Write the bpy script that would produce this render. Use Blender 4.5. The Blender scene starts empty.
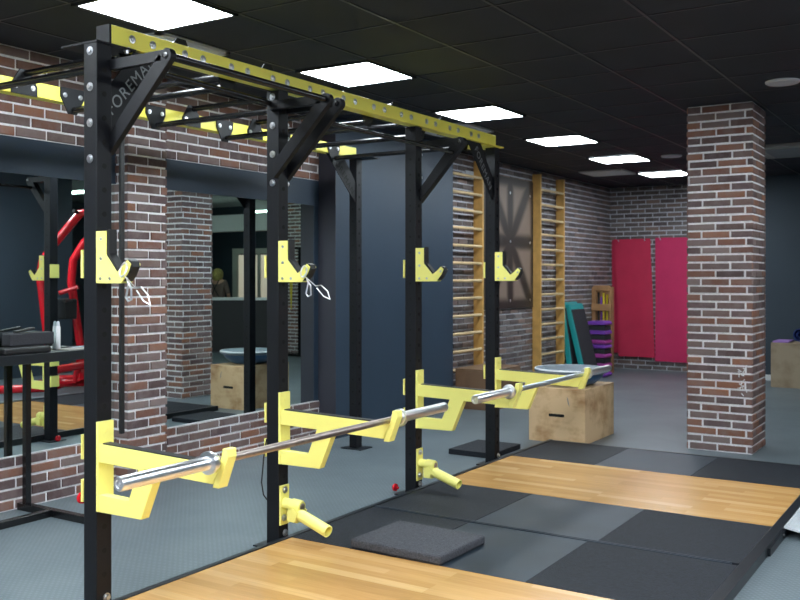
import bpy, math, random
from mathutils import Vector, Matrix
R = random.Random(7)
S = bpy.context.scene
COL = S.collection
pi = math.pi

# ------------------------------------------------------------------ materials
def nt(name):
    m = bpy.data.materials.new(name); m.use_nodes = True
    n = m.node_tree; return m, n, n.nodes['Principled BSDF']
def lk(n, a, b): n.links.new(a, b)
def mat(name, col, rough=.5, metal=0., bump=0., bscale=60., var=0., vscale=6., coat=0., emit=None, spec=None):
    m, n, b = nt(name)
    b.inputs['Base Color'].default_value = (*col, 1); b.inputs['Roughness'].default_value = rough
    b.inputs['Metallic'].default_value = metal
    if spec is not None: b.inputs['Specular IOR Level'].default_value = spec
    if coat: b.inputs['Coat Weight'].default_value = coat
    tc = n.nodes.new('ShaderNodeTexCoord')
    if var:
        t = n.nodes.new('ShaderNodeTexNoise'); t.inputs['Scale'].default_value = vscale; t.inputs['Detail'].default_value = 6
        lk(n, tc.outputs['Object'], t.inputs['Vector'])
        mx = n.nodes.new('ShaderNodeMix'); mx.data_type = 'RGBA'
        mx.inputs['A'].default_value = (*[c * (1 - var) for c in col], 1); mx.inputs['B'].default_value = (*[min(1, c * (1 + var)) for c in col], 1)
        r = n.nodes.new('ShaderNodeMapRange'); r.inputs['From Min'].default_value = .3; r.inputs['From Max'].default_value = .7
        lk(n, t.outputs['Fac'], r.inputs['Value']); lk(n, r.outputs['Result'], mx.inputs['Factor']); lk(n, mx.outputs['Result'], b.inputs['Base Color'])
    if bump:
        t = n.nodes.new('ShaderNodeTexNoise'); t.inputs['Scale'].default_value = bscale; t.inputs['Detail'].default_value = 4
        lk(n, tc.outputs['Object'], t.inputs['Vector'])
        bp = n.nodes.new('ShaderNodeBump'); bp.inputs['Strength'].default_value = bump; bp.inputs['Distance'].default_value = .01
        lk(n, t.outputs['Fac'], bp.inputs['Height']); lk(n, bp.outputs['Normal'], b.inputs['Normal'])
    if emit:
        b.inputs['Emission Color'].default_value = (*emit[:3], 1); b.inputs['Emission Strength'].default_value = emit[3]
    return m

M = {}
M['black'] = mat('black_powder_coat', (.0052, .0058, .0085), .48, bump=.05, bscale=400, var=.15, spec=.3)
M['bar'] = mat('black_gloss_paint', (.006, .006, .007), .25)
M['hole'] = mat('hole_black', (.002, .002, .002), .9)
M['yellow'] = mat('yellow_paint', (.97, .90, .245), .38, var=.02)
M['beamyellow'] = mat('yellow_beam_paint', (.93, .84, .12), .36, var=.02)
M['bolt'] = mat('zinc_bolt', (.62, .63, .66), .3, 1.)
M['chrome'] = mat('chrome', (.88, .89, .92), .30, 1.)
M['bronze'] = mat('worn_steel_shaft', (.46, .39, .36), .38, 1., var=.15, vscale=20)
M['bluesteel'] = mat('bright_steel_shaft', (.72, .78, .84), .3, 1.)
M['liner'] = mat('black_plastic_liner', (.012, .012, .013), .5)
M['letter'] = mat('cut_letter_edge', (.20, .22, .23), .4)
M['blue'] = mat('dark_blue_paint', (.023, .042, .070), .5, bump=.04, bscale=40, var=.08, vscale=1.5)
M['blueR'] = mat('slate_blue_paint', (.026, .042, .060), .55, var=.06, vscale=1.5)
M['plum'] = mat('charcoal_purple_paint', (.036, .036, .05), .5, var=.05)
M['mortar'] = mat('mortar', (.80, .78, .80), .9, bump=.4, bscale=120, var=.12, vscale=30)
M['white'] = mat('white_plastic', (.75, .75, .76), .4)
M['grey'] = mat('grey_plastic', (.55, .58, .62), .5)
M['rubber_dark'] = mat('black_speckled_rubber', (.0095, .0125, .0185), .66, bump=.5, bscale=120, var=.55, vscale=70, spec=.35)
M['rubber_light'] = mat('dusty_grey_rubber', (.017, .027, .039), .48, bump=.15, bscale=140, var=.3, vscale=3.0, spec=.4)
M['pad'] = mat('grey_rubber_crumb', (.062, .064, .076), .85, bump=.9, bscale=130, var=.4, vscale=110)
M['frame'] = mat('platform_black_steel', (.009, .012, .016), .36, var=.2, vscale=14)
M['vent'] = mat('vent_white', (.62, .63, .64), .5)
M['oak'] = mat('pine_wood', (.60, .34, .10), .45, var=.14, vscale=9)
M['holder'] = mat('brown_wood', (.36, .19, .085), .5, var=.15, vscale=9)
M['rung'] = mat('ash_rung', (.62, .46, .25), .45, var=.1)
M['red'] = mat('red_gloss_paint', (.62, .006, .016), .25, coat=.4)
M['pink'] = mat('crimson_foam', (.55, .022, .075), .75, bump=.2, bscale=200, var=.08, vscale=3)
M['pink2'] = mat('magenta_foam', (.58, .025, .115), .75, bump=.2, bscale=200, var=.06, vscale=3)
M['teal'] = mat('teal_plastic', (.01, .30, .31), .4)
M['stepblack'] = mat('step_black_rubber', (.022, .022, .028), .75, bump=.4, bscale=90)
M['purple'] = mat('purple_plastic', (.20, .055, .42), .42)
M['magenta'] = mat('magenta_plastic', (.34, .05, .28), .42)
M['bosublue'] = mat('blue_rubber_dome', (.022, .085, .20), .4, bump=.2, bscale=60)
M['bosugrey'] = mat('bluegrey_plastic', (.13, .175, .21), .4, var=.1)
M['navy'] = mat('blue_foam', (.012, .035, .22), .7)
M['lilac'] = mat('lilac_foam', (.36, .20, .55), .7)
M['yel'] = mat('yellow_plastic', (.85, .68, .03), .5)
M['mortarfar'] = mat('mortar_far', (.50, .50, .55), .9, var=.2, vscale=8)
M['concrete'] = mat('grey_plaster', (.25, .26, .27), .8, var=.1)
M['skin'] = mat('skin', (.50, .28, .19), .5)
M['shirt'] = mat('taupe_fabric', (.17, .12, .10), .8)
M['scarf'] = mat('olive_yellow_hair', (.30, .25, .07), .8, var=.35, vscale=40)
M['led'] = mat('led_panel', (1, 1, 1), .5, emit=(.84, .94, 1.0, 21.))
M['led_near'] = mat('led_panel_near', (1, 1, 1), .5, emit=(.86, .94, 1.0, 30.))  # brighter than the visible panels, for fill light from out of view
M['flange'] = mat('flange_black', (.004, .005, .007), .55, spec=.3)
M['tube'] = mat('fluorescent_tube', (1, 1, 1), .5, emit=(.72, 1.0, .86, 7.))
M['daylight'] = mat('lit_window', (.8, .75, .65), .5, emit=(1.0, .80, .62, .22))
M['alu'] = mat('tread_plate_alloy', (.52, .55, .58), .45, .3)
M['cream'] = mat('beige_metal', (.35, .34, .31), .5)

def mirror_mat():
    m, n, b = nt('mirror_glass')
    b.inputs['Base Color'].default_value = (.76, .84, .83, 1); b.inputs['Metallic'].default_value = 1; b.inputs['Roughness'].default_value = .0
    return m
M['mirror'] = mirror_mat()

def brick_mat(name, sat=1.0, val=1.0):
    m, n, b = nt(name)
    a = n.nodes.new('ShaderNodeAttribute'); a.attribute_name = 'Col'
    tc = n.nodes.new('ShaderNodeTexCoord')
    t = n.nodes.new('ShaderNodeTexNoise'); t.inputs['Scale'].default_value = 9; t.inputs['Detail'].default_value = 8; t.inputs['Roughness'].default_value = .65
    lk(n, tc.outputs['Object'], t.inputs['Vector'])
    r = n.nodes.new('ShaderNodeMapRange'); r.inputs['From Min'].default_value = .42; r.inputs['From Max'].default_value = .66
    lk(n, t.outputs['Fac'], r.inputs['Value'])
    mx = n.nodes.new('ShaderNodeMix'); mx.data_type = 'RGBA'
    mx.inputs['B'].default_value = (.235, .185, .180, 1)
    ml = n.nodes.new('ShaderNodeMath'); ml.operation = 'MULTIPLY'; ml.inputs[1].default_value = .45
    lk(n, r.outputs['Result'], ml.inputs[0]); lk(n, ml.outputs[0], mx.inputs['Factor']); lk(n, a.outputs['Color'], mx.inputs['A'])
    h = n.nodes.new('ShaderNodeHueSaturation'); h.inputs['Saturation'].default_value = sat; h.inputs['Value'].default_value = val
    lk(n, mx.outputs['Result'], h.inputs['Color']); lk(n, h.outputs['Color'], b.inputs['Base Color'])
    b.inputs['Roughness'].default_value = .72
    t2 = n.nodes.new('ShaderNodeTexNoise'); t2.inputs['Scale'].default_value = 70; t2.inputs['Detail'].default_value = 5
    lk(n, tc.outputs['Object'], t2.inputs['Vector'])
    bp = n.nodes.new('ShaderNodeBump'); bp.inputs['Strength'].default_value = .5; bp.inputs['Distance'].default_value = .006
    lk(n, t2.outputs['Fac'], bp.inputs['Height']); lk(n, bp.outputs['Normal'], b.inputs['Normal'])
    return m
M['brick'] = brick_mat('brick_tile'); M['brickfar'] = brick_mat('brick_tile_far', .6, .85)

def wood_strip_mat(name='oak_parquet'):
    m, n, b = nt(name)
    tc = n.nodes.new('ShaderNodeTexCoord')
    br = n.nodes.new('ShaderNodeTexBrick')
    for k, v in dict(Scale=1.0).items(): br.inputs[k].default_value = v
    br.inputs['Mortar Size'].default_value = .0006; br.inputs['Brick Width'].default_value = .62; br.inputs['Row Height'].default_value = .068
    br.inputs['Color1'].default_value = (0, 0, 0, 1); br.inputs['Color2'].default_value = (1, 1, 1, 1); br.inputs['Mortar'].default_value = (.3, .3, .3, 1)
    br.offset = .37; br.offset_frequency = 3; br.squash = 1.3; br.squash_frequency = 2
    lk(n, tc.outputs['Object'], br.inputs['Vector'])
    cr = n.nodes.new('ShaderNodeValToRGB'); e = cr.color_ramp.elements
    e[0].position = 0; e[0].color = (.50, .27, .088, 1); e[1].position = 1; e[1].color = (.68, .43, .18, 1)
    x = e.new(.35); x.color = (.55, .30, .10, 1); x = e.new(.75); x.color = (.59, .335, .118, 1)
    lk(n, br.outputs['Color'], cr.inputs['Fac'])
    mp = n.nodes.new('ShaderNodeMapping'); mp.inputs['Scale'].default_value = (2.5, 38, 1)
    lk(n, tc.outputs['Object'], mp.inputs['Vector'])
    t = n.nodes.new('ShaderNodeTexNoise'); t.inputs['Scale'].default_value = 1.6; t.inputs['Detail'].default_value = 8; t.inputs['Distortion'].default_value = .6
    lk(n, mp.outputs['Vector'], t.inputs['Vector'])
    r = n.nodes.new('ShaderNodeMapRange'); r.inputs['From Min'].default_value = .3; r.inputs['From Max'].default_value = .75
    r.inputs['To Min'].default_value = .90; r.inputs['To Max'].default_value = 1.06
    lk(n, t.outputs['Fac'], r.inputs['Value'])
    mx = n.nodes.new('ShaderNodeMix'); mx.data_type = 'RGBA'; mx.blend_type = 'MULTIPLY'; mx.inputs['Factor'].default_value = 1
    lk(n, cr.outputs['Color'], mx.inputs['A']); lk(n, r.outputs['Result'], mx.inputs['B']); lk(n, mx.outputs['Result'], b.inputs['Base Color'])
    b.inputs['Roughness'].default_value = .26
    bp = n.nodes.new('ShaderNodeBump'); bp.inputs['Strength'].default_value = .06; bp.inputs['Distance'].default_value = .003
    lk(n, t.outputs['Fac'], bp.inputs['Height']); lk(n, bp.outputs['Normal'], b.inputs['Normal'])
    return m
M['parquet'] = wood_strip_mat()

def ply_mat(name, c1, c2):
    m, n, b = nt(name)
    tc = n.nodes.new('ShaderNodeTexCoord')
    t = n.nodes.new('ShaderNodeTexNoise'); t.inputs['Scale'].default_value = 4.2; t.inputs['Detail'].default_value = 7; t.inputs['Roughness'].default_value = .6
    lk(n, tc.outputs['Object'], t.inputs['Vector'])
    mp = n.nodes.new('ShaderNodeMapping'); mp.inputs['Scale'].default_value = (2, 2, 9); lk(n, tc.outputs['Object'], mp.inputs['Vector'])
    g = n.nodes.new('ShaderNodeTexNoise'); g.inputs['Scale'].default_value = 1.4; g.inputs['Detail'].default_value = 5; lk(n, mp.outputs['Vector'], g.inputs['Vector'])
    ad = n.nodes.new('ShaderNodeMath'); ad.operation = 'MULTIPLY_ADD'; ad.inputs[1].default_value = .35; lk(n, g.outputs['Fac'], ad.inputs[0]); lk(n, t.outputs['Fac'], ad.inputs[2])
    cr = n.nodes.new('ShaderNodeValToRGB'); e = cr.color_ramp.elements
    e[0].position = .48; e[0].color = (*c2, 1); e[1].position = .72; e[1].color = (*c1, 1)
    lk(n, ad.outputs[0], cr.inputs['Fac']); lk(n, cr.outputs['Color'], b.inputs['Base Color']); b.inputs['Roughness'].default_value = .6
    return m
M['ply'] = ply_mat('worn_plywood', (.70, .48, .27), (.42, .23, .10))
M['plydark'] = ply_mat('brown_plywood', (.20, .115, .065), (.13, .07, .038))
M['plygrey'] = ply_mat('tan_plywood', (.36, .28, .19), (.25, .18, .11))

def floor_mat():
    m, n, b = nt('grey_stud_rubber_floor')
    tc = n.nodes.new('ShaderNodeTexCoord')
    mp = n.nodes.new('ShaderNodeMapping'); mp.inputs['Rotation'].default_value = (0, 0, pi / 4); mp.inputs['Scale'].default_value = (38, 38, 38)
    lk(n, tc.outputs['Object'], mp.inputs['Vector'])
    v = n.nodes.new('ShaderNodeTexVoronoi'); v.voronoi_dimensions = '2D'; v.inputs['Randomness'].default_value = 0; v.inputs['Scale'].default_value = 1
    lk(n, mp.outputs['Vector'], v.inputs['Vector'])
    r = n.nodes.new('ShaderNodeMapRange'); r.inputs['From Min'].default_value = .22; r.inputs['From Max'].default_value = .36; r.inputs['To Min'].default_value = 1; r.inputs['To Max'].default_value = 0
    lk(n, v.outputs['Distance'], r.inputs['Value'])
    t = n.nodes.new('ShaderNodeTexNoise'); t.inputs['Scale'].default_value = 1.3; t.inputs['Detail'].default_value = 8; t.inputs['Roughness'].default_value = .65
    lk(n, tc.outputs['Object'], t.inputs['Vector'])
    cr = n.nodes.new('ShaderNodeValToRGB'); e = cr.color_ramp.elements
    e[0].position = .3; e[0].color = (.108, .136, .154, 1); e[1].position = .72; e[1].color = (.165, .200, .218, 1)
    lk(n, t.outputs['Fac'], cr.inputs['Fac'])
    mx = n.nodes.new('ShaderNodeMix'); mx.data_type = 'RGBA'; mx.blend_type = 'MULTIPLY'
    m2 = n.nodes.new('ShaderNodeMapRange'); m2.inputs['To Min'].default_value = .90; m2.inputs['To Max'].default_value = 1.08; lk(n, r.outputs['Result'], m2.inputs['Value'])
    mx.inputs['Factor'].default_value = 1; lk(n, cr.outputs['Color'], mx.inputs['A']); lk(n, m2.outputs['Result'], mx.inputs['B']); lk(n, mx.outputs['Result'], b.inputs['Base Color'])
    b.inputs['Roughness'].default_value = .42
    bp = n.nodes.new('ShaderNodeBump'); bp.inputs['Strength'].default_value = .30; bp.inputs['Distance'].default_value = .0025
    lk(n, r.outputs['Result'], bp.inputs['Height']); lk(n, bp.outputs['Normal'], b.inputs['Normal'])
    return m
M['floor'] = floor_mat()
M['tile'] = mat('black_ceiling_tile', (.0125, .0165, .0250), .75, bump=.3, bscale=220, var=.25, vscale=2.2)
M['grid'] = mat('black_ceiling_rail', (.018, .020, .022), .4)

def corr_mat():
    m, n, b = nt('corrugated_steel_deck')
    b.inputs['Base Color'].default_value = (.42, .44, .45, 1); b.inputs['Roughness'].default_value = .5
    return m
M['deck'] = corr_mat()

def mural_mat():
    # a printed panel: soft dark bars of a star-shaped frame on a pale brown ground (object space: y across, z up, centre at origin)
    m, n, b = nt('printed_panel')
    tc = n.nodes.new('ShaderNodeTexCoord'); sx = n.nodes.new('ShaderNodeSeparateXYZ'); lk(n, tc.outputs['Object'], sx.inputs[0])
    def mth(op, a, c=None, d=None):
        q = n.nodes.new('ShaderNodeMath'); q.operation = op
        for i, w in enumerate((a, c, d)):
            if w is None: continue
            if isinstance(w, (int, float)): q.inputs[i].default_value = w
            else: lk(n, w, q.inputs[i])
        return q.outputs[0]
    y, z = sx.outputs['Y'], sx.outputs['Z']
    zc = mth('SUBTRACT', z, .88)
    out = []
    for a in (0, 90, 52, -52):
        ca, sa = math.cos(math.radians(a)), math.sin(math.radians(a))
        d = mth('ABSOLUTE', mth('SUBTRACT', mth('MULTIPLY', y, sa), mth('MULTIPLY', zc, ca)))
        out.append(d)
    d = out[0]
    for o in out[1:]: d = mth('MINIMUM', d, o)
    ey = mth('SUBTRACT', .74, mth('ABSOLUTE', y)); d = mth('MINIMUM', d, ey)
    ez = mth('SUBTRACT', 1.70, z); d = mth('MINIMUM', d, ez); d = mth('MINIMUM', d, mth('SUBTRACT', z, .03))
    r = n.nodes.new('ShaderNodeMapRange'); r.interpolation_type = 'SMOOTHSTEP'; r.inputs['From Min'].default_value = .04; r.inputs['From Max'].default_value = .15
    lk(n, d, r.inputs['Value'])
    mx = n.nodes.new('ShaderNodeMix'); mx.data_type = 'RGBA'; mx.inputs['A'].default_value = (.030, .021, .018, 1); mx.inputs['B'].default_value = (.23, .165, .13, 1)
    lk(n, r.outputs['Result'], mx.inputs['Factor']); lk(n, mx.outputs['Result'], b.inputs['Base Color']); b.inputs['Roughness'].default_value = .5
    return m
M['mural'] = mural_mat()

# ------------------------------------------------------------------ geometry helpers
ORG = {}
class MB:
    def __init__(s): s.v = []; s.f = []; s.mi = []; s.sm = []; s.c = []
    def face(s, idx, mi=0, sm=False, c=None): s.f.append(tuple(idx)); s.mi.append(mi); s.sm.append(sm); s.c.append(c)
    def add(s, vs, fs, mi=0, sm=False, c=None):
        o = len(s.v); s.v += [Vector(v) for v in vs]
        for f in fs: s.face([o + i for i in f], mi, sm, c)
        return s
    def box(s, x0, x1, y0, y1, z0, z1, mi=0, M4=None, c=None):
        vs = [Vector((x, y, z)) for z in (z0, z1) for x, y in ((x0, y0), (x1, y0), (x1, y1), (x0, y1))]
        if M4: vs = [M4 @ v for v in vs]
        return s.add(vs, [(3, 2, 1, 0), (4, 5, 6, 7), (0, 1, 5, 4), (1, 2, 6, 5), (2, 3, 7, 6), (3, 0, 4, 7)], mi, False, c)
    def bar(s, a, b, w, h, up=(0, 0, 1), mi=0):     # rectangular bar from a to b
        a, b = Vector(a), Vector(b); d = (b - a).normalized(); u = Vector(up)
        sd = d.cross(u)
        if sd.length < 1e-4: sd = d.cross(Vector((1, 0, 0)))
        sd.normalize(); u = sd.cross(d)
        vs = [p + sd * i * w / 2 + u * j * h / 2 for p in (a, b) for i, j in ((-1, -1), (1, -1), (1, 1), (-1, 1))]
        return s.add(vs, [(3, 2, 1, 0), (4, 5, 6, 7), (0, 1, 5, 4), (1, 2, 6, 5), (2, 3, 7, 6), (3, 0, 4, 7)], mi)
    def tube(s, pts, r, seg=14, mi=0, caps=True):
        pts = [Vector(p) for p in pts]; rr = r if isinstance(r, (list, tuple)) else [r] * len(pts)
        o = len(s.v); prev = None
        for i, p in enumerate(pts):
            d = (pts[min(i + 1, len(pts) - 1)] - pts[max(i - 1, 0)]).normalized()
            if prev is None:
                u = d.cross(Vector((0, 0, 1)));
                if u.length < 1e-3: u = d.cross(Vector((1, 0, 0)))
            else: u = prev - d * prev.dot(d)
            u.normalize(); prev = u; w = d.cross(u)
            for k in range(seg):
                a = 2 * pi * k / seg; s.v.append(p + (u * math.cos(a) + w * math.sin(a)) * rr[i])
        for i in range(len(pts) - 1):
            for k in range(seg):
                a = o + i * seg + k; b = o + i * seg + (k + 1) % seg
                s.face((a, b, b + seg, a + seg), mi, True)
        if caps:
            s.face([o + k for k in range(seg)][::-1], mi); s.face([o + (len(pts) - 1) * seg + k for k in range(seg)], mi)
        return s
    def lathe(s, c, axis, prof, seg=20, mi=0):     # prof: list of (distance along axis, radius)
        c = Vector(c); d = Vector(axis).normalized()
        u = d.cross(Vector((0, 0, 1)))
        if u.length < 1e-3: u = Vector((1, 0, 0))
        u.normalize(); w = d.cross(u); o = len(s.v)
        for t, r in prof:
            for k in range(seg):
                a = 2 * pi * k / seg; s.v.append(c + d * t + (u * math.cos(a) + w * math.sin(a)) * max(r, 1e-5))
        for i in range(len(prof) - 1):
            flat = abs(prof[i + 1][0] - prof[i][0]) < 1e-6
            for k in range(seg):
                a = o + i * seg + k; b = o + i * seg + (k + 1) % seg
                s.face((a, b, b + seg, a + seg), mi, not flat and seg > 8)
        s.face([o + k for k in range(seg)][::-1], mi); s.face([o + (len(prof) - 1) * seg + k for k in range(seg)], mi)
        return s
    def prism(s, poly, axis, a, b, mi=0):          # poly: 2D points in the plane normal to axis
        def P(u, v, t): return {'x': (t, u, v), 'y': (u, t, v), 'z': (u, v, t)}[axis]
        n = len(poly); o = len(s.v)
        s.v += [Vector(P(u, v, a)) for u, v in poly] + [Vector(P(u, v, b)) for u, v in poly]
        s.face([o + i for i in range(n)], mi); s.face([o + n + i for i in range(n)][::-1], mi)
        for i in range(n):
            j = (i + 1) % n; s.face((o + j, o + i, o + n + i, o + n + j), mi)
        return s
    def bolt(s, p, axis, r=.012, h=.008, mi=0):
        s.lathe(p, axis, [(0, r * 1.5), (h * .3, r * 1.5), (h * .31, r), (h, r * .9), (h * 1.05, r * .5)], 12, mi); return s
    def xf(s, m):
        s.v = [m @ v for v in s.v]; return s
    def build(s, name, mats, parent=None, bev=0., base=None):
        if parent is not None: org = ORG[parent.name]
        elif base is not None: org = Vector(base)
        else:
            lo = Vector([min(v[i] for v in s.v) for i in range(3)]); hi = Vector([max(v[i] for v in s.v) for i in range(3)])
            org = Vector(((lo.x + hi.x) / 2, (lo.y + hi.y) / 2, lo.z))
        me = bpy.data.meshes.new(name); me.from_pydata([v - org for v in s.v], [], s.f)
        mats = mats if isinstance(mats, (list, tuple)) else [mats]
        for m in mats: me.materials.append(M[m] if isinstance(m, str) else m)
        me.polygons.foreach_set('material_index', s.mi); me.polygons.foreach_set('use_smooth', s.sm)
        if any(c is not None for c in s.c):
            at = me.color_attributes.new('Col', 'FLOAT_COLOR', 'CORNER'); arr = []
            for p, c in zip(me.polygons, s.c): arr += [*(c or (.5, .5, .5)), 1.] * p.loop_total
            at.data.foreach_set('color', arr)
        me.update()
        import bmesh
        bm = bmesh.new(); bm.from_mesh(me); bmesh.ops.recalc_face_normals(bm, faces=bm.faces[:])
        for ed in bm.edges:
            if len(ed.link_faces) == 2 and ed.calc_face_angle(0) > .6: ed.smooth = False
        bm.to_mesh(me); bm.free()
        o = bpy.data.objects.new(name, me); COL.objects.link(o); ORG[o.name] = org
        if parent is not None: o.parent = parent
        else: o.location = org
        if bev:
            b = o.modifiers.new('bevel', 'BEVEL'); b.width = bev; b.segments = 2; b.limit_method = 'ANGLE'; b.angle_limit = .7; b.harden_normals = False
        return o
def tag(o, label, cat, group=None, kind=None):
    o['label'] = label; o['category'] = cat
    if group: o['group'] = group
    if kind: o['kind'] = kind
    return o
def struct(o): o['kind'] = 'structure'; return o
def empty(name, loc, label, cat, group=None):
    o = bpy.data.objects.new(name, None); COL.objects.link(o); o.location = loc; ORG[o.name] = Vector(loc); o.empty_display_size = .1
    return tag(o, label, cat, group)
def copy_tree(o, parent=None):
    c = o.copy(); COL.objects.link(c); ORG[c.name] = ORG[o.name]
    if parent is not None: c.parent = parent
    for ch in list(o.children): copy_tree(ch, c)
    return c
def text_mesh(txt, size, depth, m4, name, material, parent):
    cu = bpy.data.curves.new(name, 'FONT'); cu.body = txt; cu.size = size * .92; cu.extrude = depth; cu.align_x = 'CENTER'; cu.align_y = 'CENTER'; cu.space_character = 1.15
    t = bpy.data.objects.new(name + '_c', cu); COL.objects.link(t)
    bpy.context.view_layer.update()
    me = bpy.data.meshes.new_from_object(t.evaluated_get(bpy.context.evaluated_depsgraph_get()))
    bpy.data.objects.remove(t)
    me.transform(Matrix.Translation(-ORG[parent.name]) @ m4); me.materials.clear(); me.materials.append(M[material])
    o = bpy.data.objects.new(name, me); COL.objects.link(o); o.parent = parent; ORG[o.name] = ORG[parent.name]
    return o

# ------------------------------------------------------------------ bricks
PAL = [tuple(1.22 * q for q in c) for c in [(.135, .060, .042), (.165, .075, .050), (.105, .062, .055), (.095, .060, .060), (.130, .088, .082), (.165, .118, .108), (.075, .045, .045), (.20, .085, .048), (.12, .075, .065)]]
def bricks(mb, O, U, W, H, N, pitch=.0682, L=.238, gap=.014, rel=.009, e0=0., e1=0., seed=1, seg=0, big=0, ph=0.):
    rg = random.Random(seed); O, U, N = Vector(O), Vector(U), Vector(N); Z = Vector((0, 0, 1))
    mb.add([O, O + U * W, O + U * W + Z * H, O + Z * H], [(0, 1, 2, 3)], 0)
    n = max(1, round(H / pitch)); pz = H / n
    for r in range(n):
        z0, z1 = r * pz + gap * .5, (r + 1) * pz - gap * .5
        x = -((.5 * (r % 2) + ph + rg.uniform(-.05, .05)) * L) % L - L
        while x < W:
            a, b = max(x + gap * .45, -e0), min(x + L - gap * .45, W + e1)
            if x + gap >= W - .01: break
            if b - a > .02:
                if a < .02: a = -e0 if a < .01 else a
                if W - b < .015: b = W + e1
                j = lambda q=.0018: rg.uniform(-q, q)
                d = rel * rg.uniform(.7, 1.15); c = rg.choice(PAL); k = rg.uniform(.82, 1.2); c = tuple(q * k for q in c)
                i = .004
                za, zb = z0 + j(), z1 + j()
                if a > 0: a += j()
                vs = [O + U * a + Z * za, O + U * b + Z * (za + j()), O + U * b + Z * zb, O + U * a + Z * (zb + j())]
                fr = [O + U * (a + i * (a > 0)) + Z * (za + i), O + U * (b - i * (b < W)) + Z * (za + i), O + U * (b - i * (b < W)) + Z * (zb - i), O + U * (a + i * (a > 0)) + Z * (zb - i)]
                fr = [p + N * d for p in fr]
                mb.add(vs + fr, [(4, 5, 6, 7), (0, 1, 5, 4), (1, 2, 6, 5), (2, 3, 7, 6), (3, 0, 4, 7)], 1, False, c)
            x += L
    return mb
X, Y, Z3 = Vector((1, 0, 0)), Vector((0, 1, 0)), Vector((0, 0, 1))

# ================================================================== SETTING
WX = -5.33        # face of the mirror wall
struct(MB().box(-5.7, 7.5, -3.2, 18, -.1, 0).build('floor', 'floor', base=(0, 0, 0)))
struct(MB().box(-5.7, .0, -3.2, 15.2, 3.0, 3.1).build('ceiling', 'tile', base=(0, 0, 3)))
struct(MB().box(.0, 1.9, -3.2, 7.0, 3.0, 3.1).build('ceiling', 'tile', base=(0, 0, 3)))
# corrugated deck over the open part of the gym
mb = MB()
y = 7.0; k = 0
prof = []
while y < 18:
    prof += [(y, 3.28), (y + .10, 3.28), (y + .13, 3.36), (y + .23, 3.36)]; y += .26
o = len(mb.v)
for (yy, zz) in prof: mb.v += [Vector((-.4, yy, zz)), Vector((7.5, yy, zz))]
for i in range(len(prof) - 1): mb.face((o + 2 * i, o + 2 * i + 1, o + 2 * i + 3, o + 2 * i + 2))
struct(mb.build('ceiling', 'deck'))
struct(MB().box(-.0, 7.5, 6.9, 7.0, 3.0, 3.5).box(-.1, 0, 6.9, 15.2, 3.0, 3.5).build('trim_1', 'tile'))
# ceiling rails
mb = MB()
for i in range(-3, 4):
    x = -3.58 + .6435 * (i)
    if x < 0 or True: mb.box(x - .009, x + .009, -3.2, 14.9, 2.996, 3.0)
i = 0
y = 5.205 - .6435 * 12
while y < 14.9:
    mb.box(-5.3, 1.6 if y < 6.8 else -.02, y - .007, y + .007, 2.9965, 2.9995); y += .6435
struct(mb.build('trim_2', 'grid'))
# left wall
struct(MB().box(-5.7, WX - .012, -3.2, 6.93, 0, 3).build('wall_left', 'blue'))
mb = MB()       # lintel band above the mirrors
mb.box(WX - .012, WX + .012, -3.2, 6.93, 2.18, 2.415)
mb.box(WX - .012, WX + .004, 6.862, 6.93, .34, 2.2)
struct(mb.build('wall_left', 'blue'))
mb = MB(); bricks(mb, (WX + .005, -3.2, 2.415), Y, 7.727, .585, X, seed=3, pitch=.072)
bricks(mb, (WX + .005, 4.879, 2.415), Y, 2.05, .585, X, seed=4, pitch=.072)
struct(mb.build('wall_left', ['mortar', 'brick']))
mb = MB(); bricks(mb, (WX + .012, -3.2, 0), Y, 7.727, .345, X, seed=5, pitch=.07); bricks(mb, (WX + .012, 4.879, 0), Y, 2.05, .345, X, seed=6, pitch=.07)
mb.box(WX - .012, WX + .012, -3.2, 6.93, .34, .347)
struct(mb.build('wall_left', ['mortar', 'brick']))
mb = MB()       # brick pilaster
bricks(mb, (-5.19, 4.527, 0), Y, .352, 3.0, X, seed=8, e0=.009, e1=.009, ph=.2)
bricks(mb, (-5.36, 4.527, 0), X, .17, 3.0, -Y, seed=9, ph=.7)
bricks(mb, (-5.36, 4.879, 0), X, .17, 3.0, Y, seed=10, ph=.3)
struct(mb.build('wall_left', ['mortar', 'brick']))
# blue box-out
mb = MB(); mb.box(-5.7, -5.125, 6.930, 9.165, 0, 3)
struct(mb.build('wall_left', 'blue'))
struct(MB().box(-5.33, -5.124, 6.926, 6.931, 0, 3).build('wall_left', 'plum'))
# far brick wall, left and back
mb = MB(); bricks(mb, (WX, 9.165, 0), Y, 5.735, 3.0, X, seed=11, rel=.010, gap=.017, pitch=.073)
struct(mb.build('wall_left', ['mortarfar', 'brickfar']))
struct(MB().box(-5.7, WX - .002, 9.165, 15.2, 0, 3).build('wall_left', 'concrete'))
mb = MB(); bricks(mb, (WX, 14.9, 0), X, 2.58, 3.0, -Y, seed=12, rel=.012, gap=.017, pitch=.073)
struct(mb.build('wall_back', ['mortarfar', 'brickfar']))
struct(MB().box(-5.7, -2.75, 14.902, 15.2, 0, 3).build('wall_back', 'concrete'))
struct(MB().box(-2.76, .35, 14.34, 15.2, 0, 3.4).build('wall_back', 'blueR'))
mb = MB(); bricks(mb, (.35, 14.34, 0), X, 1.0, 3.3, -Y, seed=13, rel=.010, gap=.016); mb.box(.35, 1.35, 14.345, 14.6, 0, 3.3)
struct(mb.build('wall_back', ['mortar', 'brick']))
struct(MB().box(-2.76, .35, 14.322, 14.34, 0, .08).build('baseboard_back', 'white'))
struct(MB().box(1.35, 7.5, 17.2, 17.4, 0, 3.5).build('wall_back', 'blueR'))
struct(MB().box(7.4, 7.6, 9.0, 17.4, 0, 3.5).build('wall_right', 'blueR'))
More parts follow.
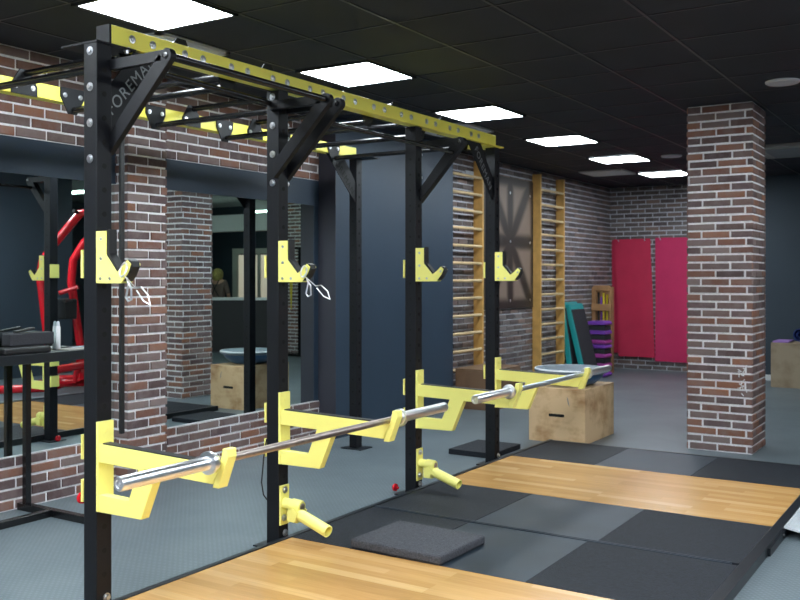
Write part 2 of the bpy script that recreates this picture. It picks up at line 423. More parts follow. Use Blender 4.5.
struct(MB().box(1.6, 1.8, -3.2, 9.56, 0, 3.4).build('wall_right', 'blueR'))
struct(MB().box(1.8, 7.5, 9.36, 9.56, 0, 3.4).build('wall_right', 'concrete'))
struct(MB().box(-5.7, 1.9, -3.4, -3.2, 0, 3.1).build('wall_front', 'blueR'))
# mirrors
for (y0, y1, lab) in ((-3.0, 4.527, 'wide wall mirror left of the brick pilaster, above the brick ledge'), (4.879, 6.862, 'wall mirror between the brick pilaster and the dark blue box-out')):
    tag(MB().box(WX - .010, WX, y0 + .002, y1 - .002, .347, 2.18).build('wall_mirror', 'mirror'), lab, 'mirror')
# free-standing pillar
mb = MB()
px0, px1, py0, py1 = -2.225, -1.689, 8.209, 8.72
kw = dict(e0=.009, e1=.009)
bricks(mb, (px0, py0, 0), X, px1 - px0, 3.0, -Y, seed=21, L=.243, gap=.016, **kw)
bricks(mb, (px1, py0, 0), Y, py1 - py0, 3.0, X, seed=22, ph=.4, e0=.009, e1=.009)
bricks(mb, (px1, py1, 0), -X, px1 - px0, 3.0, Y, seed=23, **kw)
bricks(mb, (px0, py1, 0), -Y, py1 - py0, 3.0, -X, seed=24, ph=.4, e0=.009, e1=.009)
pil = mb.build('brick_pillar', ['mortar', 'brick'])
tag(pil, 'square free-standing brick pillar with pale mortar, rising from floor to ceiling', 'pillar')

rg = random.Random(5); mb = MB()
for k in range(26):
    cx = -1.765 + rg.uniform(-.03, .03); cz = rg.choice((.72, .69, .60, .57, .52)) + rg.uniform(-.03, .03); a = rg.uniform(0, pi); d = Vector((math.cos(a), 0, math.sin(a))) * rg.uniform(.008, .025)
    mb.tube([Vector((cx, py0 - .012, cz)) - d, Vector((cx, py0 - .012, cz)) + d], .0035, 6)
q = mb.build('chalk_scuff', 'white', pil); q['kind'] = 'stuff'

# ================================================================== CEILING FITTINGS
names = ['largest square LED ceiling panel, nearest, above the first rack upright', 'second nearest square LED ceiling panel, above the second rack upright', 'third LED ceiling panel, above the far end of the yellow beam',
         'fourth LED ceiling panel, just beyond the far end of the yellow beam', 'fifth LED ceiling panel, second farthest of the row', 'farthest LED ceiling panel, partly behind the brick pillar']
vis = [3.28, 5.21, 7.14, 9.07, 10.93, 12.86]
for i, y0 in enumerate(vis):
    e = empty('ceiling_light', (-3.9, y0 + .32, 3.0), names[i], 'ceiling light', 'square LED panels in a row on the black ceiling')
    MB().box(-4.188, -3.600, y0 + .022, y0 + .615, 2.985, 2.996).build('light_panel', 'led', e)
    mb = MB()
    for a, b, c, d in ((-4.215, -3.583, y0 + .003, y0 + .0215), (-4.215, -3.583, y0 + .6155, y0 + .637), (-4.217, -4.1885, y0, y0 + .64), (-3.5995, -3.583, y0, y0 + .64)): mb.box(a, b, c, d, 2.982, 2.997)
    mb.build('light_frame', 'grid', e)
for i, (x0, y0) in enumerate([(-3.9, 1.35), (-3.9, -.58), (-.06, -.58), (-.06, 1.35), (-.06, 3.28), (-.06, 5.21), (-1.98, -1.8), (-1.98, -.58), (-1.98, .71), (-.06, 7.14), (1.0, 2.0)]):  # unseen panels, several added and all made stronger for front and side fill
    tag(MB().box(x0 - .3, x0 + .3, y0 + .02, y0 + .62, 2.985, 2.996).build('ceiling_light', 'led_near'),
        'square LED ceiling panel over the near part of the gym', 'ceiling light', 'LED ceiling panels outside the picture')
def vent(y0, lab, m='vent'):
    e = empty('ceiling_vent', (-4.54, y0 + .3, 3.0), lab, 'air vent')
    mb = MB(); x0, x1, y1 = -4.86, -4.235, y0 + .625
    for a, b, c, d in ((x0, x1, y0, y0 + .04), (x0, x1, y1 - .04, y1), (x0, x0 + .04, y0, y1), (x1 - .04, x1, y0, y1)): mb.box(a, b, c, d, 2.98, 2.997)
    mb.build('vent_frame', m, e)
    mb = MB()
    for k in range(11):
        yy = y0 + .06 + k * .05; mb.bar((x0 + .04, yy, 2.985), (x1 - .04, yy, 2.985), .03, .004, up=(0, .5, 1))
    mb.build('vent_slats', m, e)
vent(3.93, 'slatted ceiling vent beside the nearest LED panel')
vent(7.80, 'slatted ceiling vent behind the yellow beam, beside the third LED panel')
vent(12.30, 'slatted ceiling vent far back beside the farthest LED panels')
def disc(x, y, lab):
    tag(MB().lathe((x, y, 3.0), (0, 0, -1), [(0, .125), (.010, .125), (.018, .115), (.022, .06), (.023, .0)], 32).build('ceiling_speaker', 'grey', base=(x, y, 3.0)), lab, 'ceiling speaker')
disc(-1.32, 7.5, 'round grey ceiling speaker near the top right, beside the brick pillar')
disc(-3.27, 11.32, 'small far round ceiling speaker beside the LED panels')
e = empty('ceiling_air_unit', (-1.6, 11.45, 3.0), 'beige cassette air unit in the ceiling right of the brick pillar', 'air conditioner')
MB().box(-2.28, -1.0, 10.95, 11.95, 2.955, 3.0).build('housing', 'cream', e, bev=.01)
MB().box(-2.16, -1.12, 11.07, 11.83, 2.945, 2.956).build('grille', 'concrete', e, bev=.005)
# light strips and a beam over the open area (seen in the mirror)
for (x, y, z) in ((.55, 11.2, 3.05), (.55, 12.4, 3.05), (2.6, 10.6, 3.0), (2.9, 11.7, 3.0), (.1, 13.3, 3.02), (3.2, 12.9, 3.0), (4.6, 14.8, 3.0), (3.0, 15.9, 3.0)):
    e = empty('fluorescent_fitting', (x, y, z), 'long fluorescent ceiling fitting over the open area reflected in the mirror', 'ceiling light', 'fluorescent fittings over the open area')
    MB().box(x - .6, x + .6, y - .07, y + .07, z + .02, 3.30).build('housing', 'white', e)
    mb = MB()
    for k in (-.045, .045): mb.tube([(x - .58, y + k, z), (x + .58, y + k, z)], .018, 10)
    mb.build('fluorescent_tube', 'tube', e)
struct(MB().box(.4, 7.4, 14.7, 14.95, 2.50, 2.85).build('trim_3', 'white'))

# ================================================================== RACK
UY = [2.76, 4.00, 5.455, 6.665]
XF0, XF1 = -3.407, -3.32
rack = empty('power_rack', (-4.0, 4.7, 0), 'long black steel power rack with yellow top beams and overhead monkey bars', 'power rack')
def upright(x0, x1, yc, holes=True, front=True):
    mb = MB(); mb.box(x0, x1, yc - .042, yc + .042, .006, 2.545)
    u = mb.build('upright', ['black'], rack, bev=.004)
    mb = MB()
    if holes:
        z = 1.362 - .1075 * 11
        while z < 2.5:
            mb.lathe((x1 + .0004, yc, z), (1, 0, 0), [(-.002, .0125), (.0004, .0125)], 12)
            if front: mb.lathe(((x0 + x1) / 2, yc - .0424, z), (0, -1, 0), [(-.002, .008), (.0004, .008)], 10)
            z += .107
        mb.build('peg_holes', ['hole'], u)['kind'] = 'stuff'
    MB().box(x0 - .06, x1 + (.0 if x0 > -4 else .08), yc - .09, yc + .09, 0, .008).build('foot_plate', 'frame', u, bev=.002)
    return u
ups = [upright(XF0, XF1, y, front=y > 5) for y in UY]
rear = [upright(-4.75, -4.672, y) for y in (6.665, 2.3)]
for i in (0, 1):
    for z in (2.51, 2.35, 2.19, 2.03): MB().bolt(((XF0 + XF1) / 2, UY[i] - .042, z), (0, -1, 0), .013, .010).build('bolt', 'bolt', ups[i])
for i in (1, 2):
    for z in ((2.36, 2.2, 2.04) if i == 2 else (2.03, 2.36)): MB().bolt((XF1 - .02, UY[i] + .042, z), (0, 1, 0), .012, .022).build('bolt', 'bolt', ups[i])
for i in range(4):
    mb = MB(); mb.bolt((XF1, UY[i] + .012, .075), (1, 0, 0), .013, .014); mb.build('anchor_bolt', 'bolt', ups[i])
# corner plates on top of the end uprights
for x0, x1, y0, y1 in ((-3.56, -3.315, 2.715, 2.94), (-3.56, -3.29, 6.46, 6.72), (-4.78, -4.50, 6.50, 6.74)):
    MB().box(x0, x1, y0, y1, 2.545, 2.553).build('corner_plate', 'beamyellow' if x1 == -3.29 else 'black', rack)
# beams
b1 = MB().box(XF0, XF1, 2.80, 6.64, 2.553, 2.64).build('top_beam', ['beamyellow'], rack, bev=.004); b1['label'] = 'yellow front beam'
MB().box(XF0, XF1, 2.788, 2.7995, 2.553, 2.64).build('end_cap', 'black', b1)
b2 = MB().box(-4.75, -4.67, 1.9, 6.62, 2.553, 2.64).build('top_beam', ['beamyellow'], rack, bev=.004); b2['label'] = 'yellow rear beam'
BY = [2.98 + .33 * k for k in range(11)]
for k, y in enumerate(BY):
    for d in (-.062, .062): MB().lathe((XF1, y + d, 2.597), (1, 0, 0), [(0, .019), (.003, .019), (.0035, .012), (.009, .011), (.010, .005)], 14).build('beam_bolt', 'bolt', b1)
for k in range(-3, 11):
    y = 2.98 + .33 * k; hi = k % 2
    zc = 2.672 if hi else 2.512
    xa, xb = -4.66, XF0 - .012
    if k < 0: xb = -3.42
    p = MB().tube([(xa + .012, y, zc), (xb - .012, y, zc)], .0185, 16).build('pull_up_bar', 'bar', rack) if k >= 0 else None
    if k < 0: continue
    s = 1 if hi else -1
    for xx, bx in ((-4.67, 1), (XF0, -1)):
        zt = 2.597 - s * .045
        poly = [(y - .085, zt + s * .00), (y + .085, zt), (y + .085, zt + s * .055), (y + .03, zc + s * .025), (y - .03, zc + s * .025), (y - .085, zt + s * .055)]
        x0_, x1_ = (xx, xx + .008) if bx > 0 else (xx - .008, xx)
        fl = MB().prism(poly, 'x', x0_, x1_).build('bar_flange', 'flange', p)
        if bx > 0:
            for d in (-.055, .055): MB().bolt((xx + .008, y + d, 2.597), (1, 0, 0), .010, .008).build('flange_bolt', 'bolt', p)
# cantilever brackets reaching into the room
for (yc, tx, tz, wd) in ((2.805, -2.965, 2.452, .030), (3.945, -2.975, 2.452, .034), (4.050, -2.975, 2.445, .034), (5.495, -3.01, 2.42, .055)):
    br = MB().bar((XF1 - (.05 if yc in (3.945, 4.05) else 0), yc, tz + .004), (tx + .01, yc, tz + .004), wd, .048)
    br.prism([(XF1 - .01, tz - .40), (XF1 - .01, tz - .31), (tx - .045, tz + .01), (tx + .028, tz - .018)], 'y', yc - wd / 2, yc + wd / 2)
    br.lathe((tx, yc - wd / 2 - .001, tz), (0, 1, 0), [(0, .033), (wd + .002, .033)], 20)
    o = br.build('bracket_arm', 'black', rack, bev=.002)
    MB().lathe((tx, yc - wd / 2 - .001, tz), (0, -1, 0), [(0, .016), (.004, .015), (.005, .008)], 14).build('pivot_cap', 'bar', o)
MB().tube([(-2.965, 2.82, 2.452), (-2.975, 3.93, 2.452)], .017, 16).build('side_bar', 'bar', rack)
MB().tube([(-3.06, 4.066, 2.352), (-3.06, 5.47, 2.352)], .014, 16).build('side_bar', 'bar', rack)
MB().tube([(-3.36, UY[0] + .043, 2.49), (-3.36, UY[1] - .043, 2.47)], .016, 16).build('side_bar', 'bar', rack)
for z, q in ((2.545, -1), (2.553, 1)): MB().bolt((-3.335, 2.90, z), (0, 0, q), .011, .016).build('corner_bolt', 'bolt', rack)
# lettered gusset plates
def gusset(x, pts, ctr, ang, face, flip=1):
    g = MB().prism(pts, 'x', x - .004, x + .004).build('gusset_plate', 'black', rack)
    # +X-facing text: local x -> +Y, local y -> +Z
    m4 = Matrix.Translation((x + .0045, *ctr)) @ Matrix.Rotation(pi / 2, 4, 'Z') @ Matrix.Rotation(pi / 2, 4, 'X') @ Matrix.Rotation(ang, 4, 'Z')
    text_mesh('FOREMAN', .085, .0006, m4, 'lettering', face, g)
gusset(-3.345, [(2.803, 2.12), (2.803, 2.36), (2.95, 2.55), (3.16, 2.55)], (2.935, 2.395), math.radians(48), 'letter')
gusset(-3.345, [(6.622, 2.12), (6.622, 2.30), (6.42, 2.55), (6.20, 2.55)], (6.462, 2.36), math.radians(-49), 'letter')
gusset(-4.685, [(6.622, 2.16), (6.622, 2.34), (6.44, 2.55), (6.20, 2.55)], (6.450, 2.385), math.radians(-46), 'hole')

# ------------------------------------------------------------------ J hooks
def make_hook():
    e = empty('bar_hook', (XF1, UY[0], 1.47), '', 'bar hook')
    x, y = XF1, UY[0]
    P = [(x + dx, z) for dx, z in ((0, 1.477), (.165, 1.477), (.205, 1.525), (.222, 1.560), (.200, 1.577), (.168, 1.548), (.135, 1.525), (.066, 1.60), (.066, 1.706), (0, 1.706))]
    MB().prism(P, 'y', y - .046, y - .040).build('hook_plate', 'yellow', e, bev=.0015)
    MB().prism(P, 'y', y + .006, y + .012).build('hook_plate', 'yellow', e, bev=.0015)
    MB().box(x, x + .006, y - .0398, y + .0058, 1.477, 1.706).build('back_plate', 'yellow', e)
    L = [(x + dx, z) for dx, z in ((.040, 1.712), (.040, 1.59), (.12, 1.500), (.165, 1.500), (.195, 1.530), (.208, 1.556), (.205, 1.585), (.228, 1.580), (.240, 1.555), (.220, 1.515), (.185, 1.484), (.10, 1.482), (.02, 1.57), (.02, 1.712))]
    L = [(x + dx, z) for dx, z in ((.030, 1.700), (.078, 1.714), (.078, 1.606), (.140, 1.537), (.168, 1.556), (.198, 1.582), (.220, 1.572), (.226, 1.548), (.203, 1.508), (.18, 1.485), (.10, 1.485), (.030, 1.57))]
    MB().prism(L, 'y', y - .039, y + .005).build('hook_liner', 'liner', e, bev=.002)
    for dx, z in ((.032, 1.672), (.032, 1.585), (.03, 1.497), (.09, 1.497), (.20, 1.545)): MB().bolt((x + dx, y - .046, z), (0, -1, 0), .0055, .003).build('screw', 'bolt', e)
    MB().box(XF0 - .014, XF0 - .002, y - .046, y + .046, 1.50, 1.625).build('back_tab', 'yellow', e)
    return e
hook0 = make_hook()
hl = ['yellow bar hook with chrome clip on the nearest rack upright', 'yellow bar hook with chrome clip on the second rack upright', 'small yellow bar hook on the third rack upright, in front of the dark blue wall', 'small yellow bar hook on the farthest rack upright']
for i in range(4):
    h = hook0 if i == 0 else copy_tree(hook0)
    h.location = (XF1, UY[i], 1.47); h['label'] = hl[i]; h['group'] = 'yellow bar hooks on the rack uprights'
# chrome clips hanging from the first two hooks
for i in (0, 1):
    y = UY[i]; x = XF1
    e = empty('spring_clip', (x + .2, y - .05, 1.5), ['chrome wire clip hanging from the nearest yellow bar hook', 'chrome wire clip hanging from the second yellow bar hook'][i], 'spring clip', 'chrome wire clips')
    ring = [(x + .185 + .020 * math.cos(a), y - .052 + .01 * math.sin(a), 1.538 + .030 * math.sin(a)) for a in [2 * pi * k / 20 for k in range(21)]]
    MB().tube(ring, .003, 8).tube([(p[0] + .006, p[1] - .006, p[2] - .004) for p in ring], .003, 8).build('coil', 'chrome', e)
    s = 1.0
    a = Vector((x + .20, y - .055, 1.505)); d = Vector((.175, -.03, -.105))
    pth = [a, a + d * .45, a + d * .62 + Vector((.01, 0, .022)), a + d * .9 + Vector((.012, 0, .02)), a + d + Vector((.012, 0, -.012)), a + d * .8 + Vector((0, 0, -.018)), a + d * .5 + Vector((0, 0, -.006))]
    MB().tube(pth, .0032, 8).build('wire_handle', 'chrome', e)
    a = Vector((x + .205, y - .05, 1.50))
    MB().tube([a, a + Vector((.008, 0, -.03)), a + Vector((-.006, 0, -.085)), a + Vector((.008, 0, -.10)), a + Vector((.028, 0, -.092)), a + Vector((.026, 0, -.04)), a + Vector((.008, 0, -.02))], .0045, 8).build('wire_handle', 'chrome', e)

# ------------------------------------------------------------------ safety arms
def make_arm():
    x, y = XF1, UY[0]
    e = empty('safety_arm', (XF1, UY[0], .47), '', 'safety arm')
    MB().box(x, x + .016, y - .046, y + .040, .468, .865).build('mount_plate', 'yellow', e, bev=.002)
    ya, yb = y - .044, y + .002
    MB().prism([(x + .016, .688), (x + .70, .672), (x + .735, .752), (x + .016, .770)], 'y', ya, yb).build('arm_tube', 'yellow', e, bev=.003)
    MB().prism([(x + .016, .468), (x + .285, .472), (x + .378, .684), (x + .268, .686), (x + .205, .542), (x + .016, .545)], 'y', ya, yb).build('brace_tube', 'yellow', e, bev=.003)
    MB().prism([(x + .700, .66), (x + .735, .66), (x + .785, .79), (x + .782, .822), (x + .755, .822), (x + .748, .785), (x + .735, .752)], 'y', ya - .003, yb + .003).build('stop_plate', 'yellow', e, bev=.003)
    MB().prism([(x + .04, .7695), (x + .69, .7535), (x + .69, .7585), (x + .04, .7745)], 'y', ya + .002, yb - .002).build('rubber_strip', 'liner', e)
    MB().bolt((x + .016, y, .825), (1, 0, 0), .014, .006).build('screw', 'yellow', e)
    for za, zb in ((.69, .80), (.50, .60)): MB().box(XF0 - .014, XF0 - .002, y - .046, y + .046, za, zb).build('back_tab', 'yellow', e)
    return e
arm0 = make_arm()
al = ['yellow safety arm on the nearest rack upright, under the thick end of the near barbell', 'yellow safety arm on the second rack upright, holding the far end of the near barbell',
      'yellow safety arm on the third rack upright, holding the near end of the far barbell', 'yellow safety arm on the farthest rack upright, in front of the wooden box']
for i in range(4):
    h = arm0 if i == 0 else copy_tree(arm0)
    h.location = (XF1, UY[i], .47); h['label'] = al[i]; h['group'] = 'yellow safety arms on the rack'
# ------------------------------------------------------------------ barbells
def barbell(x, z, ys, ms, label):
    y0, y1, y2, y3 = ys
    e = empty('barbell', (x, (y1 + y2) / 2, z), label, 'barbell', 'barbells resting on the safety arms')
    MB().tube([(x, y1 - .02, z), (x, y2 + .02, z)], .0165, 20).build('shaft', ms, e)
    for a, b, s in ((y1, y0, -1), (y2, y3, 1)):
        L = abs(b - a); pr = [(0, .018), (.002, .036), (.022, .037), (.024, .046), (.040, .046), (.044, .0275), (L - .006, .0272), (L - .002, .025), (L - .0019, .017), (L - .006, .016), (L - .0059, .006), (L - .003, .005)]
        MB().lathe((x, a, z), (0, s, 0), pr, 28).build('sleeve', 'chrome', e)
barbell(-2.592, .771, (2.215, 2.695, 4.035, 4.54), 'bronze', 'near barbell with brownish shaft and chrome sleeves across the two nearer safety arms')
barbell(-2.592, .771, (4.90, 5.40, 6.70, 7.22), 'bluesteel', 'far bright steel barbell across the two farther safety arms')

# ------------------------------------------------------------------ landmines
def make_land():
    x, y = XF1, UY[1]
    e = empty('landmine_holder', (x, y, .13), '', 'landmine attachment')
    MB().box(x, x + .010, y - .038, y + .038, .125, .345).build('mount_plate', 'yellow', e, bev=.002)
    for dy, zz in ((0, .318), (-.01, .165)): MB().bolt((x + .01, y + dy, zz), (1, 0, 0), .013, .012).build('bolt', 'bolt', e)
    mb = MB(); mb.lathe((x + .008, y, .245), (1, 0, -.06), [(0, .030), (.055, .030), (.056, .036), (.115, .036), (.125, .030)], 20)
    mb.box(x + .05, x + .115, y - .024, y + .024, .150, .225)
    mb.build('swivel_block', 'yellow', e, bev=.003)
    mb = MB(); mb.lathe((x + .120, y, .240), (1, 0, -.06), [(0, .020), (.016, .019), (.018, .010)], 16); mb.build('swivel_nut', 'bronze', e)
    for q in (-.042, .034): MB().prism([(x + .06, .165), (x + .11, .155), (x + .135, .215), (x + .10, .235), (x + .06, .21)], 'y', y + q, y + q + .008).build('yoke', 'yellow', e)
    a = Vector((x + .095, y - .005, .205)); d = Vector((.235, -.02, -.068)); r = .033
    mb = MB(); L = d.length
    mb.lathe(a, d, [(0, .026), (.001, r), (L, r), (L + .001, r - .006), (L - .05, r - .006), (L - .051, .002)], 24)
    mb.build('bar_sleeve', 'yellow', e)
    return e
l0 = make_land()
l1 = copy_tree(l0); l1.location = (XF1, UY[2], .108)
l0['label'] = 'yellow swivelling landmine tube at the foot of the second rack upright'; l1['label'] = 'yellow swivelling landmine tube at the foot of the third rack upright'
l0['group'] = l1['group'] = 'landmine tubes on the rack'

# red knobs
def knob(x, y, z, lab, ax=(-1, 0, 0)):
    tag(MB().lathe((x, y, z), ax, [(0, .008), (.02, .008), (.021, .026), (.034, .028), (.044, .020)], 14).build('star_knob', 'red'), lab, 'knob')
knob(-3.47, 5.43, .035, 'small red knob at the foot of the third rack upright')
knob(-3.413, 2.74, .51, 'small red knob behind the yellow safety arm of the nearest upright')
# black cord hanging on the second upright
(MB().tube([(-3.405, 3.955, .60), (-3.412, 3.94, .50), (-3.42, 3.93, .36), (-3.415, 3.94, .29), (-3.402, 3.955, .26)], .004, 8).build('black_cord', 'liner', rack))
# black strap hanging from an overhead bar, in front of the pilaster
e = empty('hanging_strap', (-4.6, 3.97, 2.5), 'long thin black strap hanging down in front of the brick pilaster', 'strap')
MB().box(-4.612, -4.588, 3.945, 3.975, .52, 2.672, ).build('strap', 'liner', e, bev=.004)
MB().tube([(-4.6, 3.97 + .024 * math.cos(a), 2.672 + .024 * math.sin(a)) for a in [2 * pi * k / 16 for k in range(17)]], .005, 8).build('loop', 'liner', e)

# ================================================================== PLATFORM
pf = empty('lifting_platform', (-2.2, 5, 0), 'low lifting platform of oak parquet and black rubber mats in a black steel frame', 'lifting platform')
mb = MB()
mb.box(-3.318, -3.285, 1.6, 7.70, 0, .056); mb.box(-1.06, -1.0, 1.6, 7.70, 0, .056); mb.box(-3.318, -1.0, 7.665, 7.70, 0, .053)
mb.build('frame', 'frame', pf, bev=.003)
mb = MB(); mb.box(-1.0, -.985, 5.25, 5.75, .004, .045); mb.bolt((-.985, 5.62, .028), (1, 0, 0), .012, .008); mb.build('joint_plate', 'frame', pf)
MB().box(-3.285, -1.06, 1.6, 7.665, 0, .03).build('base_board', 'frame', pf)
for y0, y1 in ((1.6, 4.03), (5.71, 6.845)):
    o = MB().box(-3.283, -1.062, y0 + .002, y1 - .002, .03, .05).build('parquet_panel', 'parquet', pf)
def rub(x0, x1, y0, y1, m, lab): MB().box(x0 + .002, x1 - .002, y0 + .002, y1 - .002, .03, .0505 if m == 'rubber_dark' else .0495).build('rubber_mat', m, pf)['label'] = lab
rub(-3.283, -2.60, 4.03, 4.845, 'rubber_dark', 'dark mat'); rub(-2.60, -1.86, 4.03, 4.845, 'rubber_light', 'dusty grey mat'); rub(-1.86, -1.062, 4.03, 4.845, 'rubber_dark', 'dark mat')
rub(-3.283, -2.585, 4.875, 5.71, 'rubber_dark', 'dark mat'); rub(-2.585, -1.815, 4.875, 5.71, 'rubber_light', 'dusty grey mat'); rub(-1.815, -1.062, 4.875, 5.71, 'rubber_dark', 'dark mat')
rub(-3.283, -2.58, 6.845, 7.665, 'rubber_dark', 'dark mat'); rub(-2.58, -1.84, 6.845, 7.665, 'rubber_light', 'dusty grey mat'); rub(-1.84, -1.062, 6.845, 7.665, 'rubber_dark', 'dark mat')
MB().box(-3.283, -1.1, 4.845, 4.855, .03, .054).box(-3.283, -1.1, 4.865, 4.875, .03, .054).box(-3.283, -1.1, 4.855, 4.865, .03, .049).build('joint_strip', 'rubber_light', pf)
# loose pad
m4 = Matrix.Translation((-2.60, 4.265, 0)) @ Matrix.Rotation(math.radians(-1.5), 4, 'Z')
tag(MB().box(-.285, .285, -.235, .235, .0515, .1, M4=m4).build('rubber_pad', 'pad', bev=.012), 'loose thick grey rubber pad lying on the near black mats of the platform', 'rubber pad')
# floor mat behind the far upright
tag(MB().box(-3.88, -3.46, 6.86, 7.40, 0, .045).build('floor_mat', 'rubber_dark', bev=.004), 'black rubber mat on the floor beside the far rack upright', 'floor mat')
# tread plate ramp
e = empty('access_ramp', (-.8, 6.6, 0), 'silver tread plate ramp against the right side of the platform', 'ramp')
mb = MB(); mb.add([(-.995, 5.68, .062), (-.60, 5.63, .004), (-.60, 7.5, .004), (-.995, 7.5, .062), (-.995, 5.68, .056), (-.60, 5.63, 0), (-.60, 7.5, 0), (-.995, 7.5, .056)], [(0, 1, 2, 3), (7, 6, 5, 4), (4, 5, 1, 0), (5, 6, 2, 1), (6, 7, 3, 2), (7, 4, 0, 3)])
mb.build('ramp_plate', 'alu', e)
mb = MB()
for i in range(13):
    for j in range(60):
        xx = -.98 + i * .03; yy = 5.7 + j * .03; a = .8 if (i + j) % 2 else -.8
        zz = .062 - (xx + .995) / .395 * .058 + .0012
        dx, dy = math.cos(a) * .010, math.sin(a) * .010
        mb.bar((xx - dx, yy - dy, zz + dx * .147), (xx + dx, yy + dy, zz - dx * .147), .004, .0025)
mb.build('tread_pattern', 'alu', e)['kind'] = 'stuff'

# ================================================================== WOODEN BOX + DOME
def plybox(x0, x1, y0, y1, h, m, name, lab, slot=True, rz=0.):
    cx, cy = (x0 + x1) / 2, (y0 + y1) / 2
    e = empty(name, (cx, cy, 0), lab, 'wooden box')
    t = .018
    MB().box(x0, x1, y0, y0 + t, 0, h - t).build('front_panel', m, e, bev=.003); MB().box(x0, x1, y1 - t, y1, 0, h - t).build('back_panel', m, e, bev=.003)
    for xx in (x0, x1 - t): MB().box(xx, xx + t, y0 + t, y1 - t, 0, h - t).build('side_panel', m, e, bev=.002)
    MB().box(x0, x1, y0, y1, h - t, h).build('top_panel', m, e, bev=.004)
    if slot:
        sl = MB(); w = .055; zz = h * .50
        sl.prism([(cx - .045 + w * math.cos(a) * .2 - (.02 if math.cos(a) < 0 else -.11), zz + .014 * math.sin(a)) for a in [2 * pi * k / 16 for k in range(16)]], 'y', y0 - .0006, y0 + .004)
        sl.build('hand_slot', 'hole', e)
        mk = MB(); mk.prism([(cx + .10, h - .07), (cx + .112, h - .09), (cx + .128, h - .16), (cx + .112, h - .135)], 'y', y0 - .0005, y0 + .001); mk.build('scuff_mark', 'concrete', e)
    if rz: e.rotation_euler.z = rz
    return e
plybox(-3.59, -3.045, 7.86, 8.62, .495, 'ply', 'plyometric_box', 'pale plywood jump box carrying the blue balance dome, beside the platform')
e = empty('balance_trainer', (-3.30, 8.22, .495), 'blue half-ball balance trainer lying flat side up on the pale plywood box', 'balance trainer')
c = (-3.32, 8.22, .496)
MB().lathe(c, (0, 0, 1), [(0, .11), (.004, .17), (.02, .22), (.05, .262), (.09, .295), (.125, .31)], 40).build('dome', 'bosublue', e)
MB().lathe(c, (0, 0, 1), [(.115, .318), (.122, .338), (.140, .345), (.156, .338), (.160, .318), (.154, .29), (.150, .25), (.158, .24), (.158, .0)], 40).build('platform_disc', 'bosugrey', e)
MB().tube([(-3.32 + .335 * math.cos(a), 8.22 + .335 * math.sin(a), .645) for a in [2 * pi * k / 40 for k in range(41)]], .010, 8).build('rim', 'white', e)
plybox(-5.18, -4.70, 9.32, 10.05, .46, 'plydark', 'storage_box', 'dark brown wooden box on the floor in front of the left climbing bars', slot=False)

# ================================================================== WALL BARS
def wallbars(y0, y1, zs, lab, group='wooden wall bars'):
    e = empty('wall_bars', (WX + .07, (y0 + y1) / 2, 0), lab, 'wall bars', group)
    xo = WX + .018
    for y in (y0, y1): MB().box(xo, xo + .125, y - .018 if y == y0 else y - .018, y + .018, .12, 2.93).build('side_post', 'oak', e, bev=.003)
    for z in zs: MB().lathe((xo + .105, y0 - .005, z), (0, 1, 0), [(0, .018), (y1 - y0 + .01, .018)], 12).build('rung', 'rung', e)
    mb = MB(); mb.box(WX + .012, WX + .022, y1 - .22, y1 - .02, 2.70, 2.80); mb.box(WX + .012, WX + .03, y1 - .30, y1 - .10, 2.73, 2.765); mb.build('wall_bracket', 'grey', e)
wallbars(9.20, 10.03, [.43 + .2075 * k for k in range(12)], 'wooden wall bars next to the dark blue wall, above the dark brown box')
wallbars(11.76, 12.585, [.44 + .2075 * k for k in range(12)], 'wooden wall bars farther back, right of the printed panel')
p = MB().box(WX + .016, WX + .030, 10.27, 11.77, 1.10, 2.82).build('wall_panel', 'mural', base=(WX + .016, 11.02, 1.10))
tag(p, 'brown printed wall panel with dark crossing bars between the two wooden wall bars', 'wall panel')
mb = MB()
for y in (10.4, 11.02, 11.64):
    for z in (1.2, 1.98, 2.62): mb.bolt((WX + .030, y, z), (1, 0, 0), .012, .006)
mb.build('screw', 'bolt', p)

# ================================================================== FAR CORNER
def step(lab, group, y0, xb, tilt):
    e = empty('aerobic_step', (xb, y0 + .2, 0), lab, 'aerobic step', group)
    m = MB()   # local: leaning towards -X; length along local z
    A = Matrix.Translation((xb, y0, 0)) @ Matrix.Rotation(-tilt, 4, 'Y')
    prof = [(0, 0), (.11, .0), (.11, .40), (0, .40)]
    m.box(-.09, -.004, 0, .52, .02, 1.16, M4=A)
    m.build('step_body', 'teal', e, bev=.014)
    MB().box(-.02, .006, .012, .51, .06, 1.07, M4=A).build('rubber_top', 'stepblack', e, bev=.004)
step('teal step with wide black top standing on end, front one of two', 'teal steps leaning on the wall', 12.66, -4.86, .24)
step('teal step standing on end behind the other teal step', 'teal steps leaning on the wall', 12.62, -5.05, .135)
cols = ['purple', 'stepblack', 'magenta', 'stepblack', 'magenta', 'stepblack', 'purple', 'magenta', 'stepblack', 'purple', 'stepblack', 'purple']
lbls = ['lowest purple platform of the step stack', 'lowest black riser of the step stack', 'lowest magenta platform of the step stack', 'black riser second from the bottom of the step stack', 'magenta platform in the middle of the step stack',
        'black riser in the middle of the step stack', 'purple platform right under the topmost magenta one', 'topmost magenta platform of the step stack', 'black riser second from the top of the step stack', 'purple platform between the two highest black risers', 'black riser right under the top purple step', 'purple step on top of the step stack']
